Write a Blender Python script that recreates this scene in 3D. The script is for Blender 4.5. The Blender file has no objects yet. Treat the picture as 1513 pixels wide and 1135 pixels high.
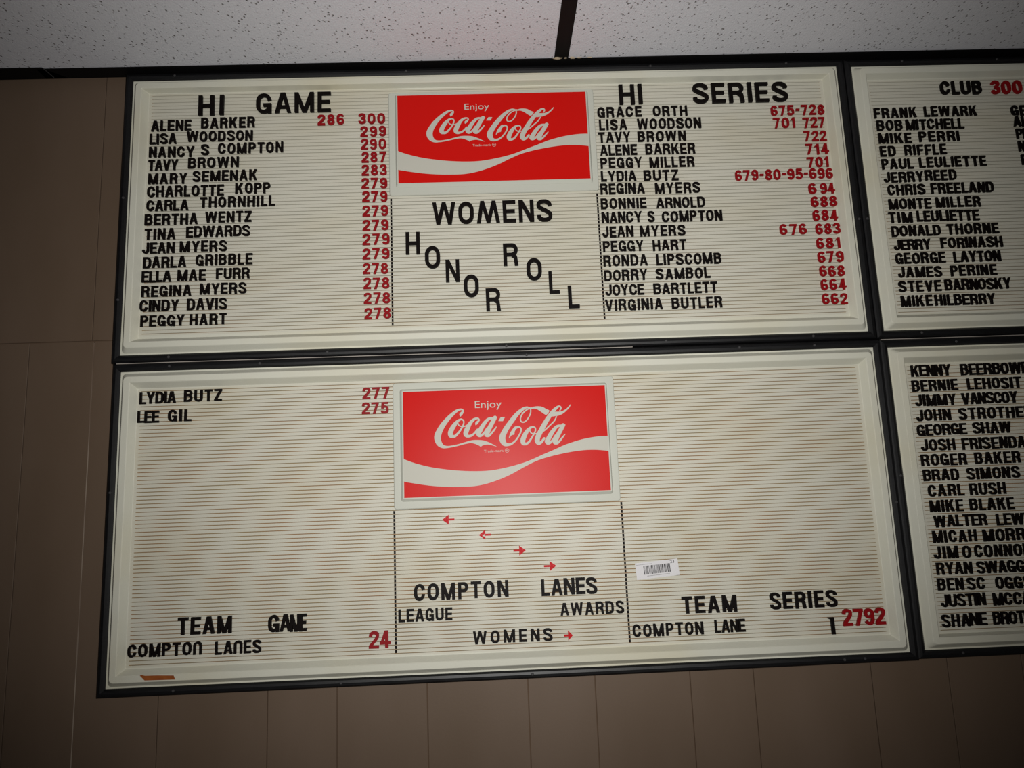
import bpy, bmesh, math, random
from mathutils import Vector, Matrix
from mathutils.geometry import delaunay_2d_cdt
random.seed(7)
C = bpy.context.scene.collection
SC = bpy.context.scene

# ------------------------------------------------------------------ camera
def rotmat(a, b, g):
    X = Matrix(((1, 0, 0), (0, math.cos(a), -math.sin(a)), (0, math.sin(a), math.cos(a))))
    Y = Matrix(((math.cos(b), 0, math.sin(b)), (0, 1, 0), (-math.sin(b), 0, math.cos(b))))
    Z = Matrix(((math.cos(g), -math.sin(g), 0), (math.sin(g), math.cos(g), 0), (0, 0, 1)))
    return Z @ Y @ X
CAM = Vector((0.5712, -1.15995, -0.64522))
Rm = rotmat(-0.16533, -0.03066, -0.03417)
right = Vector((Rm[0][0], Rm[0][2], -Rm[0][1]))
down = Vector((Rm[1][0], Rm[1][2], -Rm[1][1]))
fwd = Vector((Rm[2][0], Rm[2][2], -Rm[2][1]))
cd = bpy.data.cameras.new('camera'); cam = bpy.data.objects.new('camera', cd); C.objects.link(cam)
M = Matrix((right, -down, -fwd)).transposed().to_4x4(); M.translation = CAM
cam.matrix_world = M
cd.sensor_width = 36.0; cd.lens = 1093.0 / 1513.0 * 36.0; cd.clip_start = 0.01; cd.clip_end = 50
SC.camera = cam

# ------------------------------------------------------------------ world, lights, exposure
w = bpy.data.worlds.new('world'); SC.world = w; w.use_nodes = True
bg = w.node_tree.nodes['Background']; bg.inputs[0].default_value = (1.0, 0.92, 0.84, 1); bg.inputs[1].default_value = 0.02
# the compact camera's own flash beside its lens: the one strong light of the picture
fl = bpy.data.lights.new('camera_flash', 'SPOT'); flo = bpy.data.objects.new('camera_flash', fl); C.objects.link(flo)
fl.energy = 50.5; fl.color = (1.0, 0.985, 0.95); fl.shadow_soft_size = 0.011
fl.spot_size = math.radians(99); fl.spot_blend = 1.0
flo.location = CAM + Vector((0.045, 0.0, 0.03))
flo.rotation_euler = (Vector((0.61, 0.0, -0.36)) - flo.location).to_track_quat('-Z', 'Y').to_euler()
SC.view_settings.view_transform = 'Standard'; SC.view_settings.look = 'None'
SC.view_settings.exposure = 0.0; SC.view_settings.gamma = 1.0; SC.view_settings.use_curve_mapping = False

# ------------------------------------------------------------------ materials
def lin(r, g, b):
    return tuple(((c / 255) / 12.92 if c / 255 <= .04045 else ((c / 255 + .055) / 1.055) ** 2.4) for c in (r, g, b)) + (1,)
def mat(name, col, rough=0.5, spec=0.5, noise=None, bump=None, coat=0):
    """col: sRGB; noise=(scale, second colour, low, high, stretch) mixes in a second colour of the thing itself; bump=(scale, strength)"""
    m = bpy.data.materials.new(name); m.use_nodes = True; nt = m.node_tree; b = nt.nodes['Principled BSDF']
    b.inputs['Base Color'].default_value = lin(*col); b.inputs['Roughness'].default_value = rough
    b.inputs['Specular IOR Level'].default_value = spec
    if coat: b.inputs['Coat Weight'].default_value = coat; b.inputs['Coat Roughness'].default_value = 0.25
    tc = nt.nodes.new('ShaderNodeTexCoord')
    if noise:
        sc, c2, lo, hi, st = noise
        mp = nt.nodes.new('ShaderNodeMapping'); mp.inputs['Scale'].default_value = st
        nz = nt.nodes.new('ShaderNodeTexNoise'); nz.inputs['Scale'].default_value = sc; nz.inputs['Detail'].default_value = 4
        rp = nt.nodes.new('ShaderNodeValToRGB'); rp.color_ramp.elements[0].position = lo; rp.color_ramp.elements[1].position = hi
        rp.color_ramp.elements[0].color = lin(*col); rp.color_ramp.elements[1].color = lin(*c2)
        nt.links.new(tc.outputs['Object'], mp.inputs[0]); nt.links.new(mp.outputs[0], nz.inputs['Vector'])
        nt.links.new(nz.outputs[0], rp.inputs[0]); nt.links.new(rp.outputs[0], b.inputs['Base Color'])
    if bump:
        n2 = nt.nodes.new('ShaderNodeTexNoise'); n2.inputs['Scale'].default_value = bump[0]; n2.inputs['Detail'].default_value = 3
        bp = nt.nodes.new('ShaderNodeBump'); bp.inputs['Strength'].default_value = bump[1]; bp.inputs['Distance'].default_value = 0.0006
        nt.links.new(tc.outputs['Object'], n2.inputs['Vector']); nt.links.new(n2.outputs[0], bp.inputs['Height']); nt.links.new(bp.outputs[0], b.inputs['Normal'])
    return m
CREAM = mat('cream_plastic', (207, 206, 192), 0.5, 0.3, (5, (203, 197, 173), .45, .78, (1, 1, 1)), (420, .35))
FIELD = mat('cream_ridges', (200, 197, 183), 0.5, 0.3, (5, (194, 188, 168), .45, .8, (1, 1, 2)), (500, .2))
GRIME = mat('groove_grime', (138, 116, 78), 0.8, 0.1, (9, (146, 102, 62), .38, .7, (1, 1, 3)))
SIGNW = mat('sign_white', (190, 191, 180), 0.45, 0.2, None, (500, .1))
RED = mat('sign_red', (200, 17, 11), 0.36, 0.11, None, (700, .12))
INK = mat('sign_print_white', (188, 186, 175), 0.42, 0.12)
RAIL = mat('black_enamel', (7, 7, 9), 0.46, 0.42, (60, (16, 16, 19), .45, .8, (1, 1, 6)), (300, .1))
BLK = mat('black_letter_plastic', (15, 10, 9), 0.5, 0.09, None, (300, .15))
REDP = mat('red_letter_plastic', (132, 4, 12), 0.5, 0.2, (25, (144, 8, 16), .35, .65, (1, 1, 1)))
ARW = mat('red_arrow_plastic', (186, 14, 24), 0.5, 0.12, (300, (220, 96, 96), .62, .78, (1, 1, 1)))
WALLM = mat('brown_panelling', (106, 89, 75), 0.5, 0.3, (7, (98, 81, 66), .3, .7, (1, 1, .4)), (260, .12))
WALLB = mat('brown_panelling_gap', (98, 78, 62), 0.8, 0.2)
GREY = mat('worn_screw', (58, 57, 58), 0.6, 0.4)
PAPER = mat('sticker_paper', (214, 212, 214), 0.5, 0.3)
PINK = mat('black_print', (24, 22, 26), 0.6, 0.2)
GINK = mat('grey_print', (140, 138, 140), 0.6, 0.2)
PALE = mat('pale_edge', (176, 168, 160), 0.6, 0.3)
ORNG = mat('bare_hardboard', (158, 88, 42), 0.8, 0.1, (60, (132, 66, 30), .4, .7, (1, 1, 1)))
TBAR = mat('black_ceiling_grid', (6, 5, 6), 0.6, 0.2)
CRUMB = mat('pale_plaster', (176, 160, 136), 0.9, 0.1)
def ceiling_mat():
    m = bpy.data.materials.new('acoustic_tile'); m.use_nodes = True; nt = m.node_tree; b = nt.nodes['Principled BSDF']
    b.inputs['Roughness'].default_value = 0.9; b.inputs['Specular IOR Level'].default_value = 0.1
    tc = nt.nodes.new('ShaderNodeTexCoord')
    mp = nt.nodes.new('ShaderNodeMapping'); mp.inputs['Scale'].default_value = (1, .7, 1); mp.inputs['Rotation'].default_value = (0, 0, .6)
    vo = nt.nodes.new('ShaderNodeTexVoronoi'); vo.inputs['Scale'].default_value = 150; vo.inputs['Randomness'].default_value = 1
    n1 = nt.nodes.new('ShaderNodeTexNoise'); n1.inputs['Scale'].default_value = 46; n1.inputs['Detail'].default_value = 2
    n2 = nt.nodes.new('ShaderNodeTexNoise'); n2.inputs['Scale'].default_value = 420; n2.inputs['Detail'].default_value = 4
    for t in (vo, n1, n2): nt.links.new(mp.outputs[0], t.inputs['Vector'])
    nt.links.new(tc.outputs['Object'], mp.inputs[0])
    r = nt.nodes.new('ShaderNodeMapRange'); r.inputs[1].default_value = .08; r.inputs[2].default_value = .24   # pin holes
    nt.links.new(vo.outputs['Distance'], r.inputs[0])
    g = nt.nodes.new('ShaderNodeMapRange'); g.inputs[1].default_value = .5; g.inputs[2].default_value = .58
    nt.links.new(n1.outputs[0], g.inputs[0])
    mx = nt.nodes.new('ShaderNodeMath'); mx.operation = 'MAXIMUM'; nt.links.new(r.outputs[0], mx.inputs[0]); nt.links.new(g.outputs[0], mx.inputs[1])
    mix = nt.nodes.new('ShaderNodeMix'); mix.data_type = 'RGBA'; mix.inputs[6].default_value = lin(136, 132, 132); mix.inputs[7].default_value = lin(212, 212, 218)
    nt.links.new(mx.outputs[0], mix.inputs[0]); nt.links.new(mix.outputs[2], b.inputs['Base Color'])
    ad = nt.nodes.new('ShaderNodeMath'); ad.operation = 'MULTIPLY_ADD'; ad.inputs[1].default_value = .5
    nt.links.new(n2.outputs[0], ad.inputs[0]); nt.links.new(mx.outputs[0], ad.inputs[2])
    v2 = nt.nodes.new('ShaderNodeTexVoronoi'); v2.inputs['Scale'].default_value = 210; nt.links.new(mp.outputs[0], v2.inputs['Vector'])
    n3 = nt.nodes.new('ShaderNodeTexNoise'); n3.inputs['Scale'].default_value = 70; nt.links.new(mp.outputs[0], n3.inputs['Vector'])
    q1 = nt.nodes.new('ShaderNodeMapRange'); q1.inputs[1].default_value = .26; q1.inputs[2].default_value = .12; nt.links.new(v2.outputs['Distance'], q1.inputs[0])
    q2 = nt.nodes.new('ShaderNodeMapRange'); q2.inputs[1].default_value = .55; q2.inputs[2].default_value = .62; nt.links.new(n3.outputs[0], q2.inputs[0])
    q3 = nt.nodes.new('ShaderNodeMath'); q3.operation = 'MULTIPLY'; nt.links.new(q1.outputs[0], q3.inputs[0]); nt.links.new(q2.outputs[0], q3.inputs[1])
    q4 = nt.nodes.new('ShaderNodeMath'); q4.operation = 'MULTIPLY_ADD'; q4.inputs[1].default_value = .9; nt.links.new(q3.outputs[0], q4.inputs[0]); nt.links.new(ad.outputs[0], q4.inputs[2]); ad = q4
    bp = nt.nodes.new('ShaderNodeBump'); bp.inputs['Strength'].default_value = .9; bp.inputs['Distance'].default_value = .0016
    nt.links.new(ad.outputs[0], bp.inputs['Height']); nt.links.new(bp.outputs[0], b.inputs['Normal'])
    return m
TILE = ceiling_mat()

# ------------------------------------------------------------------ mesh helpers
def link(name, me, parent=None):
    o = bpy.data.objects.new(name, me); C.objects.link(o)
    if parent: o.parent = parent
    return o
def tag(o, label=None, cat=None, group=None, kind=None):
    if label: o['label'] = label
    if cat: o['category'] = cat
    if group: o['group'] = group
    if kind: o['kind'] = kind
    return o
def empty(name, loc, label, cat, group=None):
    o = bpy.data.objects.new(name, None); C.objects.link(o); o.location = loc; o.empty_display_size = .05
    return tag(o, label, cat, group)
def mesh(name, verts, faces, mats, mi=None, smooth=False):
    me = bpy.data.meshes.new(name); me.from_pydata([tuple(v) for v in verts], [], faces)
    for m in (mats if isinstance(mats, (list, tuple)) else [mats]): me.materials.append(m)
    if mi: me.polygons.foreach_set('material_index', mi)
    if smooth: me.polygons.foreach_set('use_smooth', [True] * len(me.polygons))
    me.update(); return me
def bevel_box(name, x0, x1, y0, y1, z0, z1, m, bev=0.0006, seg=1):
    bm = bmesh.new(); bmesh.ops.create_cube(bm, size=1)
    for v in bm.verts: v.co = Vector(((x0 + x1) / 2 + v.co.x * (x1 - x0), (y0 + y1) / 2 + v.co.y * (y1 - y0), (z0 + z1) / 2 + v.co.z * (z1 - z0)))
    if bev: bmesh.ops.bevel(bm, geom=list(bm.edges), offset=bev, segments=seg, profile=.5, affect='EDGES')
    me = bpy.data.meshes.new(name); bm.to_mesh(me); bm.free(); me.materials.append(m); return me
def rrect(x0, x1, z0, z1, r, n=6):
    """rounded rectangle, counter-clockwise seen from the front, 4*(n+1) points"""
    out = []
    for cx, cz, a in ((x1 - r, z1 - r, 0), (x0 + r, z1 - r, 90), (x0 + r, z0 + r, 180), (x1 - r, z0 + r, 270)):
        for i in range(n + 1):
            t = math.radians(a + 90 * i / n); out.append((cx + r * math.cos(t), cz + r * math.sin(t)))
    return out
def rings(name, specs, m, close=True, n=6):
    """specs: list of (x0,x1,z0,z1,r,y), outermost first"""
    V, Fs = [], []; k = 4 * (n + 1)
    for x0, x1, z0, z1, r, y in specs: V += [(x, y, z) for x, z in rrect(x0, x1, z0, z1, r, n)]
    for i in range(len(specs) - 1):
        for j in range(k):
            a = i * k + j; b = i * k + (j + 1) % k; Fs.append((a, b, b + k, a + k))
    if close: Fs.append(tuple(range((len(specs) - 1) * k, len(specs) * k)))
    return mesh(name, V, Fs, m)

# 2-D outlines -> solid: the pieces are united, counters stay open
def ccw(p):
    a = sum(p[i][0] * p[(i + 1) % len(p)][1] - p[(i + 1) % len(p)][0] * p[i][1] for i in range(len(p)))
    return (p if a > 0 else p[::-1]), abs(a)
def solid(name, polys, depth, m, box=None, S=1.0):
    vs, fs = [], []
    for p in polys:
        p = [(min(max(x, box[0]), box[1]), min(max(y, box[2]), box[3])) if box else (x, y) for x, y in p]
        p, a = ccw(p)
        if a < 1e-7 * S: continue
        fs.append(list(range(len(vs), len(vs) + len(p)))); vs += [Vector(q) for q in p]
    ov, oe, of, _a, _b, orig = delaunay_2d_cdt(vs, [], fs, 1, 1e-5 * S)
    bb = [(min(vs[i].x for i in f), max(vs[i].x for i in f), min(vs[i].y for i in f), max(vs[i].y for i in f), [(vs[i].x, vs[i].y) for i in f]) for f in fs]
    def covered(f):
        x = sum(ov[i].x for i in f) / len(f); y = sum(ov[i].y for i in f) / len(f)
        for a, b, c, d, q in bb:
            if a <= x <= b and c <= y <= d:
                ins = False
                for i in range(len(q)):
                    p, r = q[i], q[i - 1]
                    if (p[1] > y) != (r[1] > y) and x < (r[0] - p[0]) * (y - p[1]) / (r[1] - p[1]) + p[0]: ins = not ins
                if ins: return True
        return False
    tri = [f for f in of if covered(f)]
    n = len(ov); V = [(v.x, -depth, v.y) for v in ov] + [(v.x, 0, v.y) for v in ov]
    F = []; cnt = {}
    for f in tri:
        f = list(f); p = [ov[i] for i in f]
        if (p[1] - p[0]).cross(p[2] - p[0]) < 0: f = f[::-1]
        F.append(tuple(f)); F.append(tuple(i + n for i in reversed(f)))
        for i in range(3):
            e = (f[i], f[(i + 1) % 3]); cnt[e] = cnt.get(e, 0) + 1
    for (a, b) in cnt:
        if (b, a) not in cnt: F.append((b, a, a + n, b + n))
    me = mesh(name, V, F, m); bm = bmesh.new(); bm.from_mesh(me)
    bmesh.ops.delete(bm, geom=[v for v in bm.verts if not v.link_faces], context='VERTS')
    bmesh.ops.recalc_face_normals(bm, faces=list(bm.faces)); bm.to_mesh(me); bm.free(); return me
def stroke(pts, closed=False, cap=False):
    """pts: (x, y, width) -> quads of a ribbon of changing width"""
    n = len(pts); L, R = [], []
    for i in range(n):
        a = pts[i - 1] if (i or closed) else pts[0]; b = pts[(i + 1) % n] if (i < n - 1 or closed) else pts[-1]
        dx, dy = b[0] - a[0], b[1] - a[1]; d = math.hypot(dx, dy) or 1; nx, ny = -dy / d, dx / d; h = pts[i][2] / 2
        if 0 < i < n - 1 or closed:      # mitre
            p = pts[i]; ex, ey = b[0] - p[0], b[1] - p[1]; e = math.hypot(ex, ey) or 1
            c = max(.6, abs((-ey / e) * nx + (ex / e) * ny)); h /= c
        L.append((pts[i][0] + nx * h, pts[i][1] + ny * h)); R.append((pts[i][0] - nx * h, pts[i][1] - ny * h))
    q = [[L[i], L[(i + 1) % n], R[(i + 1) % n], R[i]] for i in range(n if closed else n - 1)]
    if cap:
        for p in (pts[0], pts[-1]): q.append([(p[0] + p[2] / 2 * math.cos(t * math.pi / 6), p[1] + p[2] / 2 * math.sin(t * math.pi / 6)) for t in range(12)])
    return q
def smooth_line(P, k=5, closed=False):
    out = []; n = len(P)
    for i in range(n if closed else n - 1):
        g = lambda j: P[j % n] if closed else P[min(max(j, 0), n - 1)]
        a, b, c, d = g(i - 1), g(i), g(i + 1), g(i + 2)
        for s in range(k):
            t = s / k
            out.append(tuple(.5 * (2 * b[q] + (c[q] - a[q]) * t + (2 * a[q] - 5 * b[q] + 4 * c[q] - d[q]) * t * t + (3 * b[q] - a[q] - 3 * c[q] + d[q]) * t ** 3) for q in range(len(b))))
    if not closed: out.append(tuple(P[-1]))
    return out

ROWS = [
    ('G', 'X', 'k', [('HI', 0.1067, 0.1481, 0.0123), ('GAME', 0.2013, 0.324, 0.0136)]),
    ('g', 's', 'k', [('ALENE', 0.0304, 0.0952, -0.0131), ('BARKER', 0.1117, 0.199, -0.0102)]),
    ('g', 's', 'k', [('LISA', 0.0289, 0.0726, -0.0363), ('WOODSON', 0.089, 0.1963, -0.0336)]),
    ('g', 's', 'k', [('NANCY', 0.0287, 0.1019, -0.0596), ('S', 0.1128, 0.1258, -0.0569), ('COMPTON', 0.1404, 0.246, -0.0557)]),
    ('g', 's', 'k', [('TAVY', 0.0284, 0.0766, -0.0823), ('BROWN', 0.0926, 0.1741, -0.0799)]),
    ('g', 's', 'k', [('MARY', 0.0297, 0.0916, -0.1058), ('SEMENAK', 0.1009, 0.2046, -0.1031)]),
    ('g', 's', 'k', [('CHARLOTTE', 0.0288, 0.1516, -0.1281), ('KOPP', 0.17, 0.2262, -0.1261)]),
    ('g', 's', 'k', [('CARLA', 0.0286, 0.0955, -0.152), ('THORNHILL', 0.1138, 0.2341, -0.1486)]),
    ('g', 's', 'k', [('BERTHA', 0.0269, 0.111, -0.1759), ('WENTZ', 0.1232, 0.1969, -0.1743)]),
    ('g', 's', 'k', [('TINA', 0.028, 0.0763, -0.2003), ('EDWARDS', 0.0935, 0.1949, -0.1983)]),
    ('g', 's', 'k', [('JEAN', 0.0251, 0.076, -0.2238), ('MYERS', 0.0843, 0.1585, -0.2227)]),
    ('g', 's', 'k', [('DARLA', 0.0273, 0.0949, -0.2477), ('GRIBBLE', 0.1102, 0.1994, -0.2461)]),
    ('g', 's', 'k', [('ELLA', 0.026, 0.0724, -0.2714), ('MAE', 0.0821, 0.1266, -0.2704), ('FURR', 0.1428, 0.1957, -0.2697)]),
    ('g', 's', 'k', [('REGINA', 0.027, 0.1044, -0.2954), ('MYERS', 0.1179, 0.1909, -0.294)]),
    ('g', 's', 'k', [('CINDY', 0.0251, 0.0858, -0.3191), ('DAVIS', 0.0987, 0.1608, -0.3186)]),
    ('g', 's', 'k', [('PEGGY', 0.0273, 0.0955, -0.3438), ('HART', 0.1036, 0.1611, -0.3437)]),
    ('n', 's', 'r', [('286', 0.3024, 0.346, -0.0092), ('300', 0.3692, 0.4135, -0.0088)]),
    ('n', 's', 'r', [('299', 0.3725, 0.4148, -0.0319)]),
    ('n', 's', 'r', [('290', 0.3733, 0.4146, -0.0545)]),
    ('n', 's', 'r', [('287', 0.3744, 0.4144, -0.0774)]),
    ('n', 's', 'r', [('283', 0.3743, 0.4153, -0.1001)]),
    ('n', 's', 'r', [('279', 0.3736, 0.4157, -0.1233)]),
    ('n', 's', 'r', [('279', 0.3747, 0.4155, -0.1463)]),
    ('n', 's', 'r', [('279', 0.3751, 0.4164, -0.1708)]),
    ('n', 's', 'r', [('279', 0.375, 0.4173, -0.1953)]),
    ('n', 's', 'r', [('279', 0.3749, 0.4183, -0.2195)]),
    ('n', 's', 'r', [('279', 0.375, 0.418, -0.2438)]),
    ('n', 's', 'r', [('278', 0.3752, 0.4156, -0.2685)]),
    ('n', 's', 'r', [('278', 0.376, 0.4174, -0.2931)]),
    ('n', 's', 'r', [('278', 0.3764, 0.4183, -0.3176)]),
    ('n', 's', 'r', [('278', 0.3775, 0.4189, -0.3426)]),
    ('W', 'X', 'k', [('WOʍENS', 0.4881, 0.6832, -0.1879)]),
    ('W', 'X', 'k', [('H', 0.4445, 0.467, -0.2376)]),
    ('W', 'X', 'k', [('O', 0.475, 0.4991, -0.2627)]),
    ('W', 'X', 'k', [('N', 0.5076, 0.5295, -0.2862)]),
    ('W', 'X', 'k', [('O', 0.5359, 0.5599, -0.3118)]),
    ('W', 'X', 'k', [('R', 0.5708, 0.5938, -0.3356)]),
    ('W', 'X', 'k', [('R', 0.6009, 0.6247, -0.2615)]),
    ('W', 'X', 'k', [('O', 0.6371, 0.6616, -0.2872)]),
    ('W', 'X', 'k', [('L', 0.6727, 0.6894, -0.3106)]),
    ('W', 'X', 'k', [('L', 0.7023, 0.7199, -0.3351)]),
    ('S', 'X', 'k', [('HI', 0.806, 0.8454, 0.0155), ('SERIES', 0.9312, 1.0927, 0.014)]),
    ('s', 's', 'k', [('GRACE', 0.7675, 0.8424, -0.0071), ('ORTH', 0.8614, 0.9195, -0.0074)]),
    ('s', 's', 'k', [('LISA', 0.7692, 0.8161, -0.0301), ('WOODSON', 0.8332, 0.9413, -0.0301)]),
    ('s', 's', 'k', [('TAVY', 0.7667, 0.8204, -0.0523), ('BROWN', 0.8326, 0.9138, -0.0526)]),
    ('s', 's', 'k', [('ALENE', 0.7681, 0.8299, -0.0754), ('BARKER', 0.8442, 0.9274, -0.0756)]),
    ('s', 's', 'k', [('PEGGY', 0.7676, 0.837, -0.0981), ('MILLER', 0.8495, 0.9245, -0.0991)]),
    ('s', 's', 'k', [('LYDIA', 0.7672, 0.8254, -0.1213), ('BUTZ', 0.8381, 0.8956, -0.1221)]),
    ('s', 's', 'k', [('REGINA', 0.7647, 0.8381, -0.1436), ('MYERS', 0.8555, 0.9301, -0.1448)]),
    ('s', 's', 'k', [('BONNIE', 0.7638, 0.8394, -0.1693), ('ARNOLD', 0.8556, 0.936, -0.1704)]),
    ('s', 's', 'k', [('NANCY', 0.7637, 0.8302, -0.1933), ('S', 0.8396, 0.851, -0.1938), ('COMPTON', 0.8633, 0.9627, -0.1944)]),
    ('s', 's', 'k', [('JEAN', 0.7635, 0.8147, -0.2179), ('MYERS', 0.8256, 0.8997, -0.2185)]),
    ('s', 's', 'k', [('PEGGY', 0.763, 0.8298, -0.2424), ('HART', 0.8446, 0.8994, -0.2431)]),
    ('s', 's', 'k', [('RONDA', 0.7625, 0.8345, -0.2671), ('LIPSCOMB', 0.8486, 0.9548, -0.2676)]),
    ('s', 's', 'k', [('DORRY', 0.7623, 0.8325, -0.2917), ('SAMBOL', 0.8462, 0.9347, -0.2919)]),
    ('s', 's', 'k', [('JOYCE', 0.7627, 0.8254, -0.3162), ('BARTLETT', 0.8407, 0.9445, -0.3164)]),
    ('s', 's', 'k', [('VIRGINIA', 0.7609, 0.8538, -0.3411), ('BUTLER', 0.8685, 0.9501, -0.3413)]),
    ('m', 's', 'r', [('675-728', 1.0615, 1.1529, -0.0113)]),
    ('m', 's', 'r', [('701', 1.0635, 1.1001, -0.0338), ('727', 1.114, 1.1507, -0.0346)]),
    ('m', 's', 'r', [('722', 1.1127, 1.1516, -0.0588)]),
    ('m', 's', 'r', [('714', 1.1135, 1.1527, -0.0826)]),
    ('m', 's', 'r', [('701', 1.1138, 1.1495, -0.1059)]),
    ('m', 's', 'r', [('679-80-95-696', 0.9904, 1.1547, -0.126)]),
    ('m', 's', 'r', [('6', 1.1113, 1.1242, -0.1523), ('94', 1.1308, 1.1549, -0.1524)]),
    ('m', 's', 'r', [('688', 1.113, 1.1562, -0.1757)]),
    ('m', 's', 'r', [('684', 1.1131, 1.1548, -0.1996)]),
    ('m', 's', 'r', [('676', 1.0558, 1.1005, -0.2223), ('683', 1.1152, 1.1561, -0.223)]),
    ('m', 's', 'r', [('681', 1.1142, 1.153, -0.2473)]),
    ('m', 's', 'r', [('679', 1.1136, 1.1562, -0.2712)]),
    ('m', 's', 'r', [('668', 1.1139, 1.1554, -0.2952)]),
    ('m', 's', 'r', [('664', 1.114, 1.1554, -0.3181)]),
    ('m', 's', 'r', [('662', 1.1136, 1.1545, -0.3422)]),
    ('C', 'L', 'k', [('CLUB', 1.3576, 1.4289, 0.0197)]),
    ('c', 'L', 'r', [('300', 1.4457, 1.4994, 0.0189)]),
    ('R', 's', 'k', [('FRANK', 1.2377, 1.3105, -0.0201), ('LEWARK', 1.3236, 1.4146, -0.0196)]),
    ('R', 's', 'k', [('BOB', 1.2392, 1.2833, -0.0431), ('MITCHELL', 1.2897, 1.389, -0.0426)]),
    ('R', 's', 'k', [('MIKE', 1.2396, 1.296, -0.0662), ('PERRI', 1.3094, 1.3782, -0.065)]),
    ('R', 's', 'k', [('ED', 1.2395, 1.2657, -0.0894), ('RIFFLE', 1.2813, 1.3529, -0.0883)]),
    ('R', 's', 'k', [('PAUL', 1.2395, 1.2931, -0.1127), ('LEULIETTE', 1.3036, 1.4179, -0.1112)]),
    ('R', 's', 'k', [('JERRY', 1.24, 1.3075, -0.1361), ('REED', 1.3104, 1.3631, -0.1345)]),
    ('R', 's', 'k', [('CHRIS', 1.2441, 1.3067, -0.1586), ('FREELAND', 1.3172, 1.4234, -0.1577)]),
    ('R', 's', 'k', [('GE', 1.4745, 1.5006, -0.0212)]),
    ('R', 's', 'k', [('AL', 1.4753, 1.4996, -0.0413)]),
    ('R', 's', 'k', [('PH', 1.4771, 1.5005, -0.0635)]),
    ('R', 's', 'k', [('NE', 1.4774, 1.5033, -0.0865)]),
    ('R', 's', 'k', [('EL', 1.479, 1.5017, -0.1107)]),
    ('R', 's', 'k', [('MONTE', 1.2428, 1.3137, -0.1835), ('MILLER', 1.322, 1.3976, -0.1824)]),
    ('R', 's', 'k', [('TIM', 1.2397, 1.279, -0.2067), ('LEULIETTE', 1.287, 1.392, -0.2059)]),
    ('R', 's', 'k', [('DONALD', 1.2413, 1.3234, -0.2307), ('THORNE', 1.3345, 1.4212, -0.2299)]),
    ('R', 's', 'k', [('JERRY', 1.2425, 1.3036, -0.254), ('FORINASH', 1.3211, 1.4243, -0.2532)]),
    ('R', 's', 'k', [('GEORGE', 1.2422, 1.3251, -0.2777), ('LAYTON', 1.3393, 1.4173, -0.2775)]),
    ('R', 's', 'k', [('JAMES', 1.2434, 1.316, -0.3012), ('PERINE', 1.3306, 1.4072, -0.301)]),
    ('R', 's', 'k', [('STEVE', 1.2414, 1.3113, -0.3253), ('BARNOSKY', 1.3179, 1.4277, -0.3246)]),
    ('R', 's', 'k', [('MIKE', 1.2423, 1.2935, -0.3495), ('HILBERRY', 1.2984, 1.3976, -0.35)]),
    ('b', 's', 'k', [('LYDIA', 0.0311, 0.0865, -0.466), ('BUTZ', 0.0993, 0.1568, -0.4654)]),
    ('b', 's', 'k', [('LEE', 0.0292, 0.0622, -0.4954), ('GIL', 0.0757, 0.111, -0.4951)]),
    ('o', 's', 'r', [('277', 0.3737, 0.4152, -0.4708)]),
    ('o', 's', 'r', [('275', 0.3723, 0.4136, -0.494)]),
    ('E', 'L', 'k', [('TEAM', 0.1017, 0.1801, -0.811), ('GA', 0.2335, 0.2671, -0.8128), ('M', 0.2656, 0.2837, -0.8134), ('E', 0.2762, 0.29, -0.8133)]),
    ('e', 's', 'k', [('COMPTOn', 0.0302, 0.1375, -0.8398), ('LAnES', 0.1569, 0.2234, -0.8408)]),
    ('e2', 'L', 'r', [('24', 0.381, 0.4127, -0.8419)]),
    ('K', 'L', 'k', [('COMPTON', 0.4482, 0.5893, -0.777), ('LANES', 0.6387, 0.7228, -0.7776)]),
    ('k1', 's', 'k', [('LEAGUE', 0.4248, 0.5048, -0.8066)]),
    ('k1', 's', 'k', [('AWARDS', 0.6656, 0.7612, -0.8077)]),
    ('k1', 's', 'k', [('WOMENS', 0.5345, 0.6524, -0.8425)]),
    ('T', 'L', 'k', [('TEAM', 0.849, 0.9315, -0.8125), ('SERIES', 0.9822, 1.0848, -0.8118)]),
    ('t', 's', 'k', [('COMPTON', 0.7726, 0.8786, -0.8428), ('LANE', 0.8959, 0.9419, -0.8419)]),
    ('t1', 'L', 'k', [('1', 1.0682, 1.0771, -0.8513)]),
    ('t2', 'L', 'r', [('2792', 1.0904, 1.155, -0.8402)]),
    ('D', 's', 'k', [('KENNY', 1.2436, 1.308, -0.4648), ('BEERBOWER', 1.3243, 1.4485, -0.4651)]),
    ('D', 's', 'k', [('BERNIE', 1.2421, 1.3157, -0.4889), ('LEHOSIT', 1.3316, 1.419, -0.4888)]),
    ('D', 's', 'k', [('JIMMY', 1.2445, 1.3098, -0.5124), ('VANSCOY', 1.3198, 1.4094, -0.5122)]),
    ('D', 's', 'k', [('JOHN', 1.2431, 1.2981, -0.5362), ('STROTHER', 1.3113, 1.4306, -0.5362)]),
    ('D', 's', 'k', [('GEORGE', 1.2412, 1.3204, -0.5596), ('SHAW', 1.3308, 1.3915, -0.5593)]),
    ('D', 's', 'k', [('JOSH', 1.2446, 1.2987, -0.5834), ('FRISENDA', 1.3101, 1.412, -0.5836)]),
    ('D', 's', 'k', [('ROGER', 1.2416, 1.314, -0.6067), ('BAKER', 1.3272, 1.3992, -0.6066)]),
    ('D', 's', 'k', [('BRAD', 1.2417, 1.2976, -0.6302), ('SIMONS', 1.3111, 1.3948, -0.6304)]),
    ('D', 's', 'k', [('CARL', 1.246, 1.3028, -0.654), ('RUSH', 1.312, 1.369, -0.6543)]),
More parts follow.
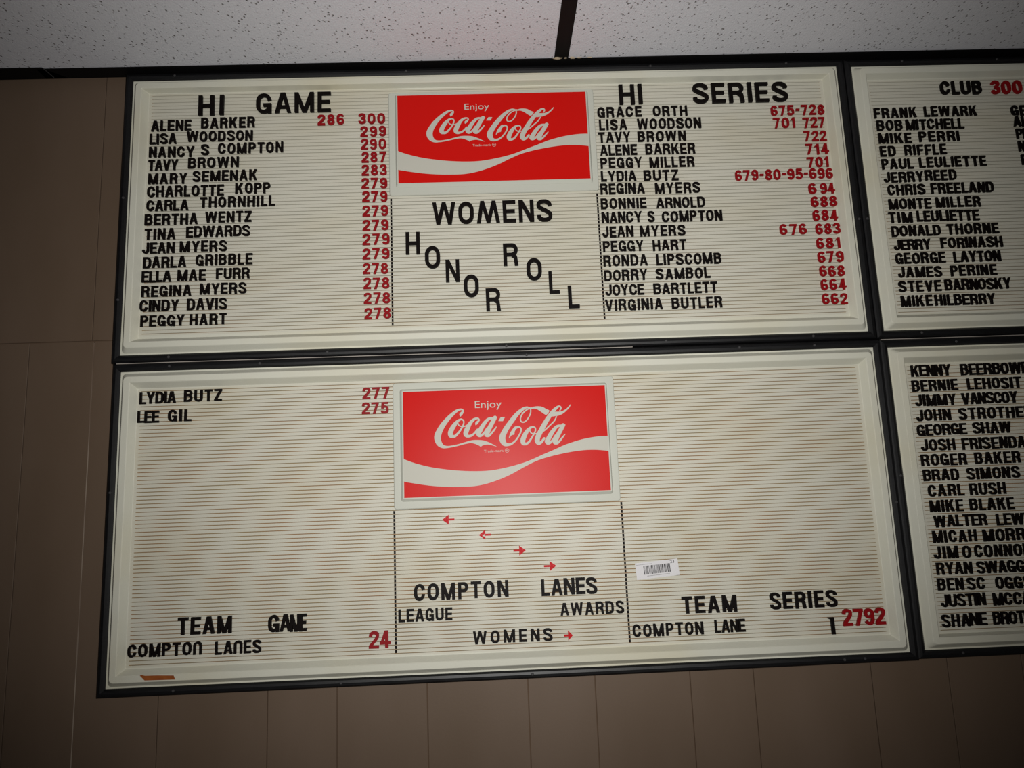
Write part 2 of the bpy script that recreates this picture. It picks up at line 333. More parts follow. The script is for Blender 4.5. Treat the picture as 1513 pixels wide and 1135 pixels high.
    ('D', 's', 'k', [('MIKE', 1.2455, 1.2981, -0.6777), ('BLAKE', 1.3086, 1.3786, -0.6778)]),
    ('D', 's', 'k', [('WALTER', 1.249, 1.3323, -0.701), ('LEWIS', 1.3473, 1.4105, -0.702)]),
    ('D', 's', 'k', [('MICAH', 1.2439, 1.3124, -0.7245), ('MORRIS', 1.3228, 1.4121, -0.7251)]),
    ('D', 's', 'k', [('JIM', 1.2425, 1.2802, -0.7482), ('O', 1.2868, 1.2998, -0.7482), ('CONNOR', 1.3061, 1.3952, -0.7485)]),
    ('D', 's', 'k', [('RYAN', 1.2433, 1.2985, -0.7718), ('SWAGGER', 1.3062, 1.4058, -0.7726)]),
    ('D', 's', 'k', [('BEN', 1.2419, 1.2821, -0.7951), ('SC', 1.2878, 1.315, -0.7959), ('OGGS', 1.3318, 1.3876, -0.7965)]),
    ('D', 's', 'k', [('JUSTIN', 1.2438, 1.3128, -0.8192), ('MCCAR', 1.3244, 1.3969, -0.82)]),
    ('D', 's', 'k', [('SHA', 1.2412, 1.2841, -0.8487), ('N', 1.2829, 1.2996, -0.8481), ('E', 1.2983, 1.3112, -0.848), ('BROTH', 1.3202, 1.3808, -0.8482)]),
]
LOGO = [
    ('s', [(88.2, 122.0, 1.83), (89.0, 124.5, 4.66), (91.4, 127.6, 3.67), (92.6, 130.1, 2.17), (91.2, 132.0, 2.33), (87.6, 132.1, 2.83), (82.1, 129.8, 4.17), (75.3, 124.4, 5.49), (70.2, 119.7, 6.15), (62.5, 111.0, 7.64), (56.4, 101.6, 8.78), (52.7, 92.6, 10.26), (52.9, 85.5, 9.76), (55.8, 79.6, 7.93), (60.8, 75.8, 5.12), (67.4, 75.0, 3.14), (75.7, 75.9, 2.64), (84.0, 77.5, 2.48), (92.4, 79.6, 2.65), (99.9, 81.2, 3.31)]),
    ('p', [(97.4, 82.1), (103.2, 83.7), (110.7, 84.2), (120.7, 83.4), (128.1, 81.1), (135.4, 77.5), (142.9, 72.8), (137.0, 74.7), (129.6, 76.5), (123.7, 76.0), (120.4, 75.0), (118.0, 73.4), (116.7, 74.8), (113.8, 76.4), (109.7, 78.3), (104.8, 79.7), (99.8, 80.0)]),
    ('s', [(89.2, 117.1, 2.33), (92.5, 115.3, 2.16), (93.3, 112.0, 2.0), (91.8, 107.0, 2.33), (88.0, 100.5, 2.66), (83.7, 95.2, 3.32), (78.6, 90.8, 3.98), (74.4, 90.8, 3.97)]),
    ('s', [(89.4, 117.1, 2.33), (85.0, 115.2, 3.66), (79.5, 109.5, 6.15), (74.6, 102.2, 7.3), (72.2, 96.0, 7.62), (73.2, 91.8, 6.46), (77.7, 90.7, 3.98)]),
    ('s', [(84.2, 110.8, 1.66), (85.3, 108.1, 1.66), (88.1, 106.1, 1.66), (92.3, 105.6, 1.83), (96.4, 106.4, 1.83), (101.5, 109.2, 2.49)]),
    ('s', [(111.9, 107.8, 1.66), (112.9, 110.0, 4.16), (115.1, 112.4, 3.33), (117.0, 114.9, 2.16), (115.5, 117.2, 2.33), (112.2, 117.2, 3.0), (107.9, 115.2, 4.16), (103.2, 110.4, 5.49), (99.3, 103.8, 6.98), (96.2, 96.8, 7.63), (96.2, 92.5, 6.63), (99.7, 90.2, 4.48), (105.1, 91.5, 3.48), (109.4, 94.7, 2.99), (114.1, 99.9, 3.32)]),
    ('s', [(138.4, 116.6, 3.33), (132.6, 116.3, 3.83), (127.9, 112.8, 5.0), (122.6, 106.3, 6.16), (118.2, 98.9, 6.98), (115.3, 93.6, 6.81), (117.1, 90.4, 4.65), (120.9, 91.6, 3.65), (125.2, 95.8, 3.16), (128.7, 101.5, 2.83)]),
    ('s', [(141.6, 117.6, 6.01), (137.8, 111.2, 6.5), (133.4, 103.4, 6.82), (129.4, 95.6, 6.98), (127.6, 91.3, 6.31), (131.3, 90.0, 3.82), (135.5, 93.7, 2.99), (139.9, 98.7, 2.49), (143.1, 103.1, 1.5)]),
    ('P', [(137.8, 118.3), (145.3, 118.1), (142.5, 114.0), (135.8, 113.8)]),
    ('P', [(146.6, 112.1), (150.6, 118.1), (157.0, 117.9), (153.7, 111.9)]),
    ('s', [(196.6, 130.3, 1.84), (194.3, 131.5, 2.18), (190.1, 131.6, 3.18), (184.1, 128.7, 4.69), (175.9, 121.8, 6.19), (168.0, 112.6, 7.34), (161.0, 103.7, 7.83), (155.7, 95.5, 8.49), (152.0, 87.7, 9.14), (152.2, 81.9, 8.97), (155.0, 76.8, 7.14), (159.5, 75.2, 4.65), (165.3, 76.1, 3.32), (171.3, 80.3, 2.49), (176.5, 86.6, 2.33), (180.3, 93.3, 2.33), (181.2, 98.7, 2.33), (178.8, 101.6, 2.33), (175.5, 101.9, 2.5)]),
    ('p', [(176.4, 103.3), (171.3, 102.3), (167.0, 97.2), (163.8, 91.9), (162.0, 84.6), (166.2, 89.3), (170.4, 90.5), (171.2, 94.9), (174.1, 99.0), (176.8, 100.6)]),
    ('s', [(196.9, 130.0, 2.01), (197.4, 125.9, 1.84), (195.9, 120.1, 1.84), (191.9, 113.6, 1.84), (186.7, 109.3, 2.0), (182.1, 110.0, 2.0), (181.0, 114.7, 2.0), (183.8, 121.3, 2.01), (189.0, 126.6, 2.01), (194.2, 129.6, 2.01), (198.5, 130.9, 2.18)]),
    ('p', [(196.6, 129.8), (202.7, 132.5), (209.5, 132.9), (216.1, 131.6), (221.8, 128.0), (226.3, 125.3), (221.4, 119.1), (215.7, 122.3), (210.0, 126.7), (204.3, 129.3), (199.2, 129.2)]),
    ('p', [(234.0, 122.9), (239.2, 123.4), (245.1, 123.8), (252.0, 126.9), (256.4, 131.0), (259.8, 134.4), (258.2, 130.1), (253.6, 125.2), (247.5, 120.3), (240.6, 117.4), (234.7, 116.6), (229.9, 116.7)]),
    ('s', [(242.5, 125.0, 1.51), (244.5, 128.5, 2.18), (243.2, 131.5, 2.35), (239.6, 131.0, 3.36), (234.4, 126.7, 5.03), (228.2, 119.7, 6.2), (221.9, 111.1, 6.86), (215.8, 101.7, 7.35), (210.6, 92.7, 7.67), (206.6, 84.9, 7.66), (205.4, 79.1, 7.65), (207.6, 75.4, 4.99), (212.0, 77.6, 3.99), (216.4, 82.8, 3.33)]),
    ('s', [(237.0, 115.6, 1.51), (232.7, 108.6, 2.01), (226.5, 103.0, 2.01), (219.5, 96.9, 2.17), (213.5, 92.6, 2.17)]),
    ('s', [(199.9, 101.4, 2.34), (203.0, 99.6, 2.17), (203.4, 95.4, 2.0), (200.9, 90.5, 2.33), (196.6, 83.6, 2.66), (191.6, 77.3, 3.32), (186.9, 75.2, 3.99)]),
    ('s', [(199.9, 101.4, 2.34), (195.0, 99.5, 3.84), (189.8, 94.1, 6.0), (185.6, 86.9, 7.16), (183.3, 81.1, 7.32), (184.0, 76.5, 6.15), (187.7, 75.2, 3.99)]),
    ('s', [(194.6, 95.8, 1.67), (196.0, 92.4, 1.83), (200.0, 90.1, 1.83), (204.2, 90.6, 1.67), (208.4, 91.1, 1.67)]),
    ('s', [(244.0, 101.5, 3.34), (238.2, 101.0, 4.01), (233.4, 97.3, 5.35), (227.7, 90.0, 6.67), (223.2, 82.6, 7.17), (220.5, 77.7, 6.99), (222.3, 75.1, 4.66), (226.1, 76.6, 3.66), (230.5, 81.1, 3.17), (234.1, 86.8, 2.84)]),
    ('s', [(246.8, 102.2, 6.02), (242.9, 95.8, 6.52), (238.3, 87.9, 6.84), (234.5, 80.5, 7.0), (232.6, 76.2, 6.33), (236.2, 74.9, 3.83), (240.6, 78.6, 3.0), (245.0, 83.7, 2.34), (248.7, 87.9, 1.34)]),
    ('P', [(242.9, 103.1), (250.4, 103.0), (247.8, 98.9), (241.0, 98.7)]),
    ('w', [[(-1.0, 59.2), (17.0, 52.0), (40.2, 45.3), (63.4, 41.0), (86.6, 38.0), (112.2, 36.4), (135.6, 37.1), (159.2, 40.9), (180.5, 45.9), (197.1, 51.4), (213.9, 58.3), (230.7, 64.7), (247.6, 71.6), (269.2, 77.9), (288.4, 81.4), (302.7, 82.8), (314.6, 82.9)], [(-1.5, 24.9), (16.5, 21.2), (39.6, 17.1), (62.8, 14.6), (83.6, 13.6), (106.9, 13.9), (125.6, 16.9), (144.5, 22.4), (163.4, 29.8), (182.5, 39.5), (201.7, 48.2), (220.8, 53.8), (239.8, 57.8), (258.8, 60.8), (277.8, 62.5), (296.7, 62.2), (315.1, 59.9)]]),
]

# ------------------------------------------------------------------ the plastic letters: condensed grotesque, cap height 1
def arc(cx, cy, rx, ry, a0, a1, t, n=9):
    return [(cx + rx * math.cos(math.radians(a0 + (a1 - a0) * i / n)), cy + ry * math.sin(math.radians(a0 + (a1 - a0) * i / n)), t) for i in range(n + 1)]
def rect(x0, x1, y0, y1): return [(x0, y0), (x1, y0), (x1, y1), (x0, y1)]
def dia(x0, y0, x1, y1, w): return [(x0, y0), (x0 + w, y0), (x1 + w, y1), (x1, y1)]
def glyph(ch, t):
    """-> (polygons, width)"""
    h = t / 2; b = t * .92; w = .66; x = w - t; R = .30; P = []
    def oval(w):
        rx = w / 2 - h; ry = min(R, .5 - h)
        return stroke(arc(w / 2, 1 - h - ry, rx, ry, 0, 180, t, 12) + arc(w / 2, h + ry, rx, ry, 180, 360, t, 12), closed=True)
    def bowl(y0, y1, x0, x1, tt=b):       # D-shaped bowl opening left
        r = (y1 - y0) / 2 - tt / 2; cx = x1 - h - r * .9
        return stroke([(x0, y1 - tt / 2, tt), (cx - .02, y1 - tt / 2, tt)] + arc(cx, (y0 + y1) / 2, r * .9, r, 88, -88, t, 10) + [(cx - .02, y0 + tt / 2, tt), (x0, y0 + tt / 2, tt)])
    if ch in 'O0':
        w = .64 if ch == '0' else .67; P = oval(w)
    elif ch == 'I': w = t * 1.05; P = [rect(0, w, 0, 1)]
    elif ch == '1': w = t + .16; P = [rect(w - t, w, 0, 1), [(0, .8), (0, .68), (w - t, .74), (w, 1), (w - t, 1), (.08, .84)]]
    elif ch == '!': w = t + .14; P = [rect(w - t, w, 0, 1), [(0, 1), (0, .93), (w - t, .86), (w, 1)]]      # the tall numeral 1 with a short flag
    elif ch == '-': w = .34; P = [rect(0, w, .42, .42 + t)]
    elif ch == 'H': P = [rect(0, t, 0, 1), rect(x, w, 0, 1), rect(0, w, .5 - b / 2, .5 + b / 2)]
    elif ch == 'E': w = .57; P = [rect(0, t, 0, 1), rect(0, w, 0, b), rect(0, w, 1 - b, 1), rect(0, w * .93, .5 - b / 2, .5 + b / 2)]
    elif ch == 'F': w = .55; P = [rect(0, t, 0, 1), rect(0, w, 1 - b, 1), rect(0, w * .93, .48 - b / 2, .48 + b / 2)]
    elif ch == 'L': w = .52; P = [rect(0, t, 0, 1), rect(0, w, 0, b)]
    elif ch == 'T': w = .60; P = [rect(w / 2 - h, w / 2 + h, 0, 1), rect(0, w, 1 - b, 1)]
    elif ch == 'A': w = .70; P = [dia(0, 0, w / 2 - t * .62, 1, t), dia(w - t, 0, w / 2 - t * .38, 1, t), rect(.12, w - .12, .22, .22 + b * .9)]
    elif ch == 'V': w = .68; P = [dia(0, 1, w / 2 - t * .55, 0, t), dia(w - t, 1, w / 2 - t * .45, 0, t)]
    elif ch == 'Y': w = .68; P = [rect(w / 2 - h, w / 2 + h, 0, .46), dia(0, 1, w / 2 - h, .4, t), dia(w - t, 1, w / 2 - h, .4, t)]
    elif ch == 'X': w = .68; P = [dia(0, 0, w - t, 1, t), dia(0, 1, w - t, 0, t)]
    elif ch == 'Z': w = .60; P = [rect(0, w, 0, b), rect(0, w, 1 - b, 1), dia(0, b * .8, w - t * 1.15, 1 - b * .8, t * 1.15)]
    elif ch == 'N': P = [rect(0, t, 0, 1), rect(x, w, 0, 1), dia(0, 1, x - t * .1, 0, t * 1.1)]
    elif ch == 'n': P = [rect(0, t, 0, .7), rect(x, w, 0, .7)] + stroke(arc(w / 2, .68, w / 2 - h, .32 - h, 180, 0, t, 12))
    elif ch == 'M': w = .84; P = [rect(0, t, 0, 1), rect(w - t, w, 0, 1), dia(0, 1, w / 2 - t * .55, 0, t * 1.05), dia(w - t * 1.05, 1, w / 2 - t * .5, 0, t * 1.05)]
    elif ch in 'Wʍ':
        w = 1.0; q = w / 2; s = t * .98
        P = [dia(0, 1, q / 2 - s / 2, 0, s), dia(q - s / 2, 1, q / 2 - s / 2, 0, s), dia(q - s / 2, 1, q * 1.5 - s / 2, 0, s), dia(w - s, 1, q * 1.5 - s / 2, 0, s)]
        if ch == 'ʍ': P = [[(a, 1 - c) for a, c in p] for p in P]
    elif ch == 'K': w = .68; P = [rect(0, t, 0, 1), dia(w - t * 1.25, 0, t * 1.1, .66, t * 1.15), dia(t * .6, .36, w - t * 1.2, 1, t * 1.1)]
    elif ch == 'P': w = .62; P = [rect(0, t, 0, 1)] + bowl(.40, 1, h, w)
    elif ch == 'R': w = .66; P = [rect(0, t, 0, 1)] + bowl(.42, 1, h, w) + stroke([(w - t * 1.5, .46, t), (w - t * .75, .38, t), (w - t * .62, .2, t), (w - h, 0, t), (w - h, -.05, t)])
    elif ch == 'B': w = .65; P = [rect(0, t, 0, 1)] + bowl(.47, 1, h, w - .02) + bowl(0, .47 + b, h, w)
    elif ch == 'D': w = .66; r = .26; P = [rect(0, t, 0, 1)] + stroke([(h, 1 - b / 2, b), (w - r - h, 1 - b / 2, b)] + arc(w - r - h, 1 - r - b / 2, r, r, 85, 0, t, 6) + arc(w - r - h, r + b / 2, r, r, 0, -85, t, 6) + [(w - r - h, b / 2, b), (h, b / 2, b)])
    elif ch == 'J': w = .56; P = [rect(w - t, w, .3, 1)] + stroke(arc(w / 2, .3, w / 2 - h, .3 - h, 0, -180, t, 12) + [(h, .36, t)])
    elif ch == 'U': P = [rect(0, t, .3, 1), rect(x, w, .3, 1)] + stroke(arc(w / 2, .3, w / 2 - h, .3 - h, 0, -180, t, 12))
    elif ch in 'CG':
        rx = w / 2 - h; ry = R; top = 1 - h - ry
        P = stroke([(w - h, .66, t)] + arc(w / 2, top, rx, ry, 4, 180, t, 12) + arc(w / 2, h + ry, rx, ry, 180, 356, t, 12) + [(w - h, .36 if ch == 'C' else .42, t)])
        if ch == 'G': P += [rect(w - t, w, .0, .50), rect(w / 2 - .02, w, .50 - b, .50)]
    elif ch == 'S':
        P = stroke(smooth_line([(w - h, .70, t), (w - h - .03, .82, t), (w / 2 + .07, 1 - h, t), (w / 2 - .09, 1 - h, t), (h + .02, .84, t), (h + .01, .68, t), (.26, .555, t), (w - .22, .45, t), (w - h, .32, t), (w - h - .02, .16, t), (w / 2 + .09, h, t), (w / 2 - .08, h, t), (h + .02, .17, t), (h, .29, t)], 3))
    elif ch == '2':
        w = .60; P = stroke(smooth_line([(h, .68, t), (h + .03, .83, t), (w / 2 - .06, 1 - h, t), (w / 2 + .07, 1 - h, t), (w - h, .82, t), (w - h - .01, .64, t), (w / 2 + .03, .40, t), (h + .02, .17, t), (h, .06, t)], 3)) + [rect(0, w, 0, b)]
    elif ch == '3':
        w = .60; P = stroke(smooth_line([(h, .72, t), (h + .04, .86, t), (w / 2, 1 - h, t), (w - h - .03, .84, t), (w - h - .03, .66, t), (w / 2, .54, t), (w / 2 - .05, .54, t)], 3)) + stroke(smooth_line([(w / 2 - .05, .53, t), (w / 2 + .02, .52, t), (w - h, .38, t), (w - h, .18, t), (w / 2, h, t), (h + .03, .15, t), (h, .28, t)], 3))
    elif ch == '4': w = .64; P = [rect(w - t * 1.7, w - t * .7, 0, 1), rect(0, w, .2, .2 + b), dia(0, .22, w - t * 1.85, 1, t * .95)]
    elif ch == '5': w = .60; P = [rect(.06, w - .03, 1 - b, 1), dia(.02, .44, .06, 1, t)] + stroke(smooth_line([(h, .47, t), (w / 2, .62, t), (w - h, .48, t), (w - h, .2, t), (w / 2, h, t), (h + .02, .14, t), (h, .26, t)], 3))
    elif ch == '7': w = .58; P = [rect(0, w, 1 - b, 1), dia(.1, 0, w - t, 1 - b * .5, t * 1.05)]
    elif ch == '8':
        w = .61; P = stroke(arc(w / 2, .745, w / 2 - h - .025, .255 - h, 0, 330, t, 16), closed=True) + stroke(arc(w / 2, .29, w / 2 - h, .29 - h, 0, 330, t, 16), closed=True)
    elif ch in '69':
        w = .61; P = stroke(arc(w / 2, .31, w / 2 - h, .31 - h, 0, 330, t, 16), closed=True) + stroke([(h, .3, t), (h, .62, t)] + arc(w / 2, .68, w / 2 - h, .32 - h, 178, 20, t, 10))
        if ch == '9': P = [[(w - a, 1 - c) for a, c in p] for p in P]
    else: raise ValueError(ch)
    return P, w
GL = {}
def glyph_mesh(ch, size, col):
    k = (ch, size, col)
    if k not in GL:
        t = {'s': .188, 'L': .19, 'X': .165}[size]
        P, w = glyph(ch, t)
        GL[k] = (solid('glyph', P, 1.0, BLK if col == 'k' else REDP, (0, w, 0, 1)), w)
    return GL[k]

# ------------------------------------------------------------------ distances shared by the boards (metres, wall at the back, viewer towards -y)
Y_WALL, Y_RAIL, Y_LIP, Y_BORD, Y_REC = -0.008, -0.022, -0.018, -0.0285, -0.0145
PITCH, NG = 0.00595, 69
RW = 0.0138                                         # width of a black frame rail
Z_CEIL = 0.0912

# ------------------------------------------------------------------ the setting
wall = link('wall_back', mesh('wall_back', [(-3, .1, -2.2), (3.6, .1, -2.2), (3.6, .1, .2), (-3, .1, .2), (-3, Y_WALL + .0025, -2.2), (3.6, Y_WALL + .0025, -2.2), (3.6, Y_WALL + .0025, .2), (-3, Y_WALL + .0025, .2)],
    [(0, 1, 2, 3), (7, 6, 5, 4), (0, 4, 5, 1), (1, 5, 6, 2), (2, 6, 7, 3), (3, 7, 4, 0)], WALLB))
tag(wall, 'brown panelled wall behind the letter boards', kind='structure')
PX = [-1.6, -1.42, -1.31, -1.16, -1.02, -.89, -.80, -.66, -.55, -.42, -.30, -.1465, -.047, .0731, .2315, .3325, .4645, .6131, .7128, .855, .9506, 1.1288, 1.2459, 1.36, 1.50, 1.60, 1.75, 1.90, 2.05, 2.2]
UX = [-1.6, -1.42, -1.27, -1.13, -1.0, -.86, -.75, -.60, -.55, -.48, -.36, -.0505, .12, .3, .47, .62, .8, .95, 1.1, 1.27, 1.4, 1.6, 1.8, 2.0, 2.2]
ZS = -.3617
for X, za, zb in ((PX, -1.9, ZS - .0006), (UX, ZS + .0006, .1)):
    for a, b in zip(X[:-1], X[1:]):
        g = .0005
        link('wall_panel', bevel_box('wall_panel', a + g, b - g, Y_WALL, Y_WALL + .004, za, zb, WALLM, .0005), wall)

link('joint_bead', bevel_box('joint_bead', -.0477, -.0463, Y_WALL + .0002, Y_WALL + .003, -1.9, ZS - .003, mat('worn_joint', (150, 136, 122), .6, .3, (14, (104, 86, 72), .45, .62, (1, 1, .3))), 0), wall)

ceil = link('ceiling', mesh('ceiling', [(-3, -4, .13), (3.6, -4, .13), (3.6, .1, .13), (-3, .1, .13), (-3, -4, .20), (3.6, -4, .20), (3.6, .1, .20), (-3, .1, .20)],
    [(0, 3, 2, 1), (4, 5, 6, 7), (0, 1, 5, 4), (1, 2, 6, 5), (2, 3, 7, 6), (3, 0, 4, 7)], TBAR))
tag(ceil, 'suspended ceiling of pale speckled tiles in a black grid', kind='structure')
BX = [.7096 + k * 1.2192 for k in (-3, -2, -1, 0, 1, 2)]      # the black bars run away from the wall
for i, a in enumerate(BX[:-1]):
    for j in range(4):
        y1 = -.012 - j * .6096; y0 = y1 - .6096
        t = link('ceiling_tile', bevel_box('ceiling_tile', a + .006, BX[i + 1] - .006, y0 + .004, y1, Z_CEIL + .0006, Z_CEIL + .014, TILE, .0008), ceil)
for bx in BX:
    link('grid_bar', bevel_box('grid_bar', bx - .0119, bx + .0119, -2.45, -.0345, Z_CEIL - .0009, Z_CEIL + .0004, TBAR, .0003), ceil)
for j in range(1, 4):
    for i, a in enumerate(BX[:-1]):
        y = -.014 - j * .6096
        link('cross_bar', bevel_box('cross_bar', a + .0125, BX[i + 1] - .0125, y - .0119, y + .0119, Z_CEIL - .0009, Z_CEIL + .0004, TBAR, .0003), ceil)

def angle_trim(name, x0, x1, dep, drop, mitre):
    """L-shaped wall angle: a leg on the wall and a flange under the tiles, one end cut on the slant"""
    zt = Z_CEIL; prof = [(Y_WALL, zt), (-dep, zt), (-dep, zt - .0012), (Y_WALL - .0012, zt - .0012), (Y_WALL - .0012, zt - drop), (Y_WALL, zt - drop)]
    V = []
    for x, s in ((x0, 0), (x1, mitre)):
        for y, z in prof: V.append((x + s * (-y + Y_WALL - .02), y, z))
    n = len(prof); Fs = [(i, (i + 1) % n, n + (i + 1) % n, n + i) for i in range(n)] + [tuple(range(n))[::-1], tuple(range(n, 2 * n))]
    o = link(name, mesh(name, V, Fs, TBAR)); return tag(o, kind='structure')
t1 = angle_trim('trim_1', -3, -.131, .0385, .0016, -.9)
tag(t1, 'black wall angle under the ceiling, shorter length at the wall corner side')
t2 = angle_trim('trim_2', -.150, 3.6, .0350, .0016, 0)
tag(t2, 'black wall angle under the ceiling, long length above the boards')
jt = link('joint_edge', mesh('joint_edge', [(-.1375, -.0372, Z_CEIL - .0012), (-.1365, -.0372, Z_CEIL - .0012), (-.1345, -.0120, Z_CEIL - .0012), (-.1355, -.0120, Z_CEIL - .0012), (-.1375, -.0372, Z_CEIL - .0024), (-.1365, -.0372, Z_CEIL - .0024), (-.1345, -.0120, Z_CEIL - .0024), (-.1355, -.0120, Z_CEIL - .0024)],
    [(0, 3, 2, 1), (4, 5, 6, 7), (0, 1, 5, 4), (1, 2, 6, 5), (2, 3, 7, 6), (3, 0, 4, 7)], GREY), t1); tag(jt, 'bright cut edge of the mitred joint')
def crumb(x, y, z, r, sq, sd):
    rnd = random.Random(sd); bm = bmesh.new(); bmesh.ops.create_icosphere(bm, subdivisions=2, radius=1)
    for v in bm.verts:
        k = 1 + rnd.uniform(-.28, .28); v.co = Vector((v.co.x * r * sq * k, v.co.y * r * k, v.co.z * r * .5 * k)) 
    me = bpy.data.meshes.new('plaster_crumb'); bm.to_mesh(me); bm.free(); me.materials.append(CRUMB); o = link('plaster_crumb', me); o.location = (x, y, z); return o
for i, (x, r, sq, lb) in enumerate(((.7035, .0030, 2.4, 'widest pale plaster crumb in the joint of black grid bar and wall angle'), (.7165, .0018, 1.5, 'small tan plaster crumb at the near corner of the black grid bar'), (.7275, .0024, 2.0, 'pale plaster crumb just past the black grid bar, on the wall angle'),
        (.7400, .0015, 2.6, 'thin plaster crumb along the wall angle, second past the grid bar'), (.7570, .0012, 3.0, 'thinnest plaster crumb along the wall angle, farthest from the grid bar'))):
    tag(crumb(x, -.0362, Z_CEIL - .001, r, sq, i), lb, 'plaster crumb', 'plaster crumbs at the grid bar')

# ------------------------------------------------------------------ letter boards
def rail_mesh(side, x0, x1, z0, z1):
    """mitred frame rail with a rounded face; x0..z1 is the inner opening"""
    prof = [(0, Y_WALL), (0, -.0145), (.0012, -.0190), (.0036, -.0213), (.0072, -.0220), (.0108, -.0214), (.0130, -.0194), (RW, -.0165), (RW, Y_WALL)]   # (distance outwards, y)
    V = []
    for e in (0, 1):
        for d, y in prof:
            if side == 'b': V.append(((x0 - d, x1 + d)[e], y, z0 - d))
            if side == 't': V.append(((x1 + d, x0 - d)[e], y, z1 + d))
            if side == 'l': V.append((x0 - d, y, (z1 + d, z0 - d)[e]))
            if side == 'r': V.append((x1 + d, y, (z0 - d, z1 + d)[e]))
    n = len(prof); Fs = [(i, i + n, i + n + 1, i + 1) for i in range(n - 1)] + [tuple(range(n)), tuple(range(2 * n - 1, n - 1, -1)), (n - 1, 2 * n - 1, n, 0)]
    me = mesh('rail', V, Fs, RAIL); bm = bmesh.new(); bm.from_mesh(me); bmesh.ops.recalc_face_normals(bm, faces=list(bm.faces)); bm.to_mesh(me); bm.free()
    return me
def field_mesh(x0, x1, zt):
    """the ridged sheet: NG slots, each running out flat at both ends"""
    ys = [(x0, 0), (x0 + .0045, .25), (x0 + .0095, 1), (x1 - .0095, 1), (x1 - .0045, .25), (x1, 0)]
    gw, gd = .00118, .0024; zs = [(zt + .0035, 0, 0)]
    for k in range(NG):
        z = zt - k * PITCH
        zs += [(z + gw / 2, 0, 0), (z + gw / 2 - .0002, 1, 1), (z - gw / 2 + .0002, 1, 1), (z - gw / 2, 0, 0)]
    zs.append((zt - (NG - 1) * PITCH - .0035, 0, 0))
    V = []; nx = len(ys)
    for z, dp, _ in zs:
        for x, e in ys: V.append((x, Y_REC + gd * dp * e, z))
    Fs, mi = [], []
    for i in range(len(zs) - 1):
        for j in range(nx - 1):
            a = i * nx + j; Fs.append((a, a + nx, a + nx + 1, a + 1)); mi.append(1 if zs[i][2] and zs[i + 1][2] and j in (1, 2, 3) else 0)
    return mesh('ridged_sheet', V, Fs, (FIELD, GRIME), mi)
def screw_mesh():
    bm = bmesh.new(); bmesh.ops.create_cone(bm, cap_ends=True, segments=10, radius1=.0022, radius2=.0015, depth=.0009)
    for v in bm.verts: v.co = Vector((v.co.x, -v.co.z, v.co.y))
    me = bpy.data.meshes.new('screw'); bm.to_mesh(me); bm.free(); me.materials.append(GREY)
    bmesh_fix(me); return me
def bmesh_fix(me):
    bm = bmesh.new(); bm.from_mesh(me); bmesh.ops.recalc_face_normals(bm, faces=list(bm.faces)); bm.to_mesh(me); bm.free()
SCREW = screw_mesh()
def board(x0, x1, z0, z1, gtop, label, screws):
    root = empty('letter_board', ((x0 + x1) / 2, Y_WALL, z0 - RW), label, 'letter board', 'black framed letter boards')
    inv = Matrix.Translation(root.location).inverted()
    def put(name, me, parent=root):
        o = link(name, me, parent)
        if parent is root: o.matrix_parent_inverse = inv
        return o
    rails = {s: put('rail', rail_mesh(s, x0, x1, z0, z1)) for s in 'btlr'}
    for s, x, z in screws:
        o = put('screw', SCREW, rails[s]); o.location = (x, -.0222, z)
    gx0, gx1 = x0 + .0245, x1 - .0245; gt = gtop + .0035; gb = gtop - (NG - 1) * PITCH - .0035
    e1, e2, e3, e4 = .0014, .0084, .0170, .0238
    def ring(d, dt, db, r, y): return (x0 + d, x1 - d, z0 + db, z1 - dt, r, y)
    t4 = z1 - gt; b4 = gb - z0
    sp = [ring(-.003, -.003, -.003, .0002, Y_LIP), ring(e1, e1, e1, .0062, Y_LIP), ring(e1 + .0008, e1 + .0008, e1 + .0008, .0064, Y_LIP - .0012),
          ring(e2 - .0008, e2 - .0008, e2 - .0008, .0060, Y_BORD + .0008), ring(e2, e2, e2, .0056, Y_BORD), ring(e3, e3, e3, .0010, Y_BORD - .0002), ring(e3 + .0010, e3 + .0010, e3 + .0010, .0008, Y_BORD + .0008),
          ring(e4, min(.0250, t4 - .0010), min(.0248, b4 - .0016), .0014, Y_REC - .0006), ring(.0245, t4, b4, .0012, Y_REC)]
    put('moulded_border', rings('moulded_border', sp, CREAM, close=False))
    put('ridged_sheet', field_mesh(gx0, gx1, gtop))
    return root, put
GT_A, GT_B = .0500, -.4463
bA, putA = board(0, 1.18, -.3876, .0745, GT_A, 'upper cream ridged letter board headed HI GAME and HI SERIES',
    [('t', .0675, .082), ('t', .8617, .0817), ('t', 1.094, .0815), ('t', .45, .082), ('b', .0751, -.3942), ('b', .8533, -.3946), ('b', .32, -.3944), ('b', .6, -.3944), ('b', 1.09, -.3944), ('l', -.0068, -.13), ('l', -.0068, -.30), ('r', 1.187, -.2)])
bB, putB = board(.0028, 1.1846, -.8804, -.4164, GT_B, 'lower cream ridged letter board headed TEAM GAME and TEAM SERIES',
    [('t', .0767, -.4090), ('t', .2154, -.4092), ('t', .6313, -.4095), ('t', .9697, -.4092), ('t', 1.09, -.4094), ('b', .3411, -.8873), ('b', .1, -.8873), ('b', .62, -.8873), ('b', 1.0843, -.8873), ('b', 1.1151, -.8872), ('l', -.004, -.6), ('r', 1.1915, -.66)])
bC, putC = board(1.2077, 2.3877, -.3876, .0732, GT_A - .0035, 'upper cream ridged letter board headed CLUB, partly out of sight', [('t', 1.2943, .081), ('t', 1.46, .081), ('b', 1.2661, -.3944), ('l', 1.2008, -.2)])
bD, putD = board(1.2098, 2.3898, -.8785, -.4178, GT_B - .002, 'lower cream ridged letter board full of names, partly out of sight', [('b', 1.264, -.8853), ('t', 1.32, -.411), ('l', 1.203, -.62)])

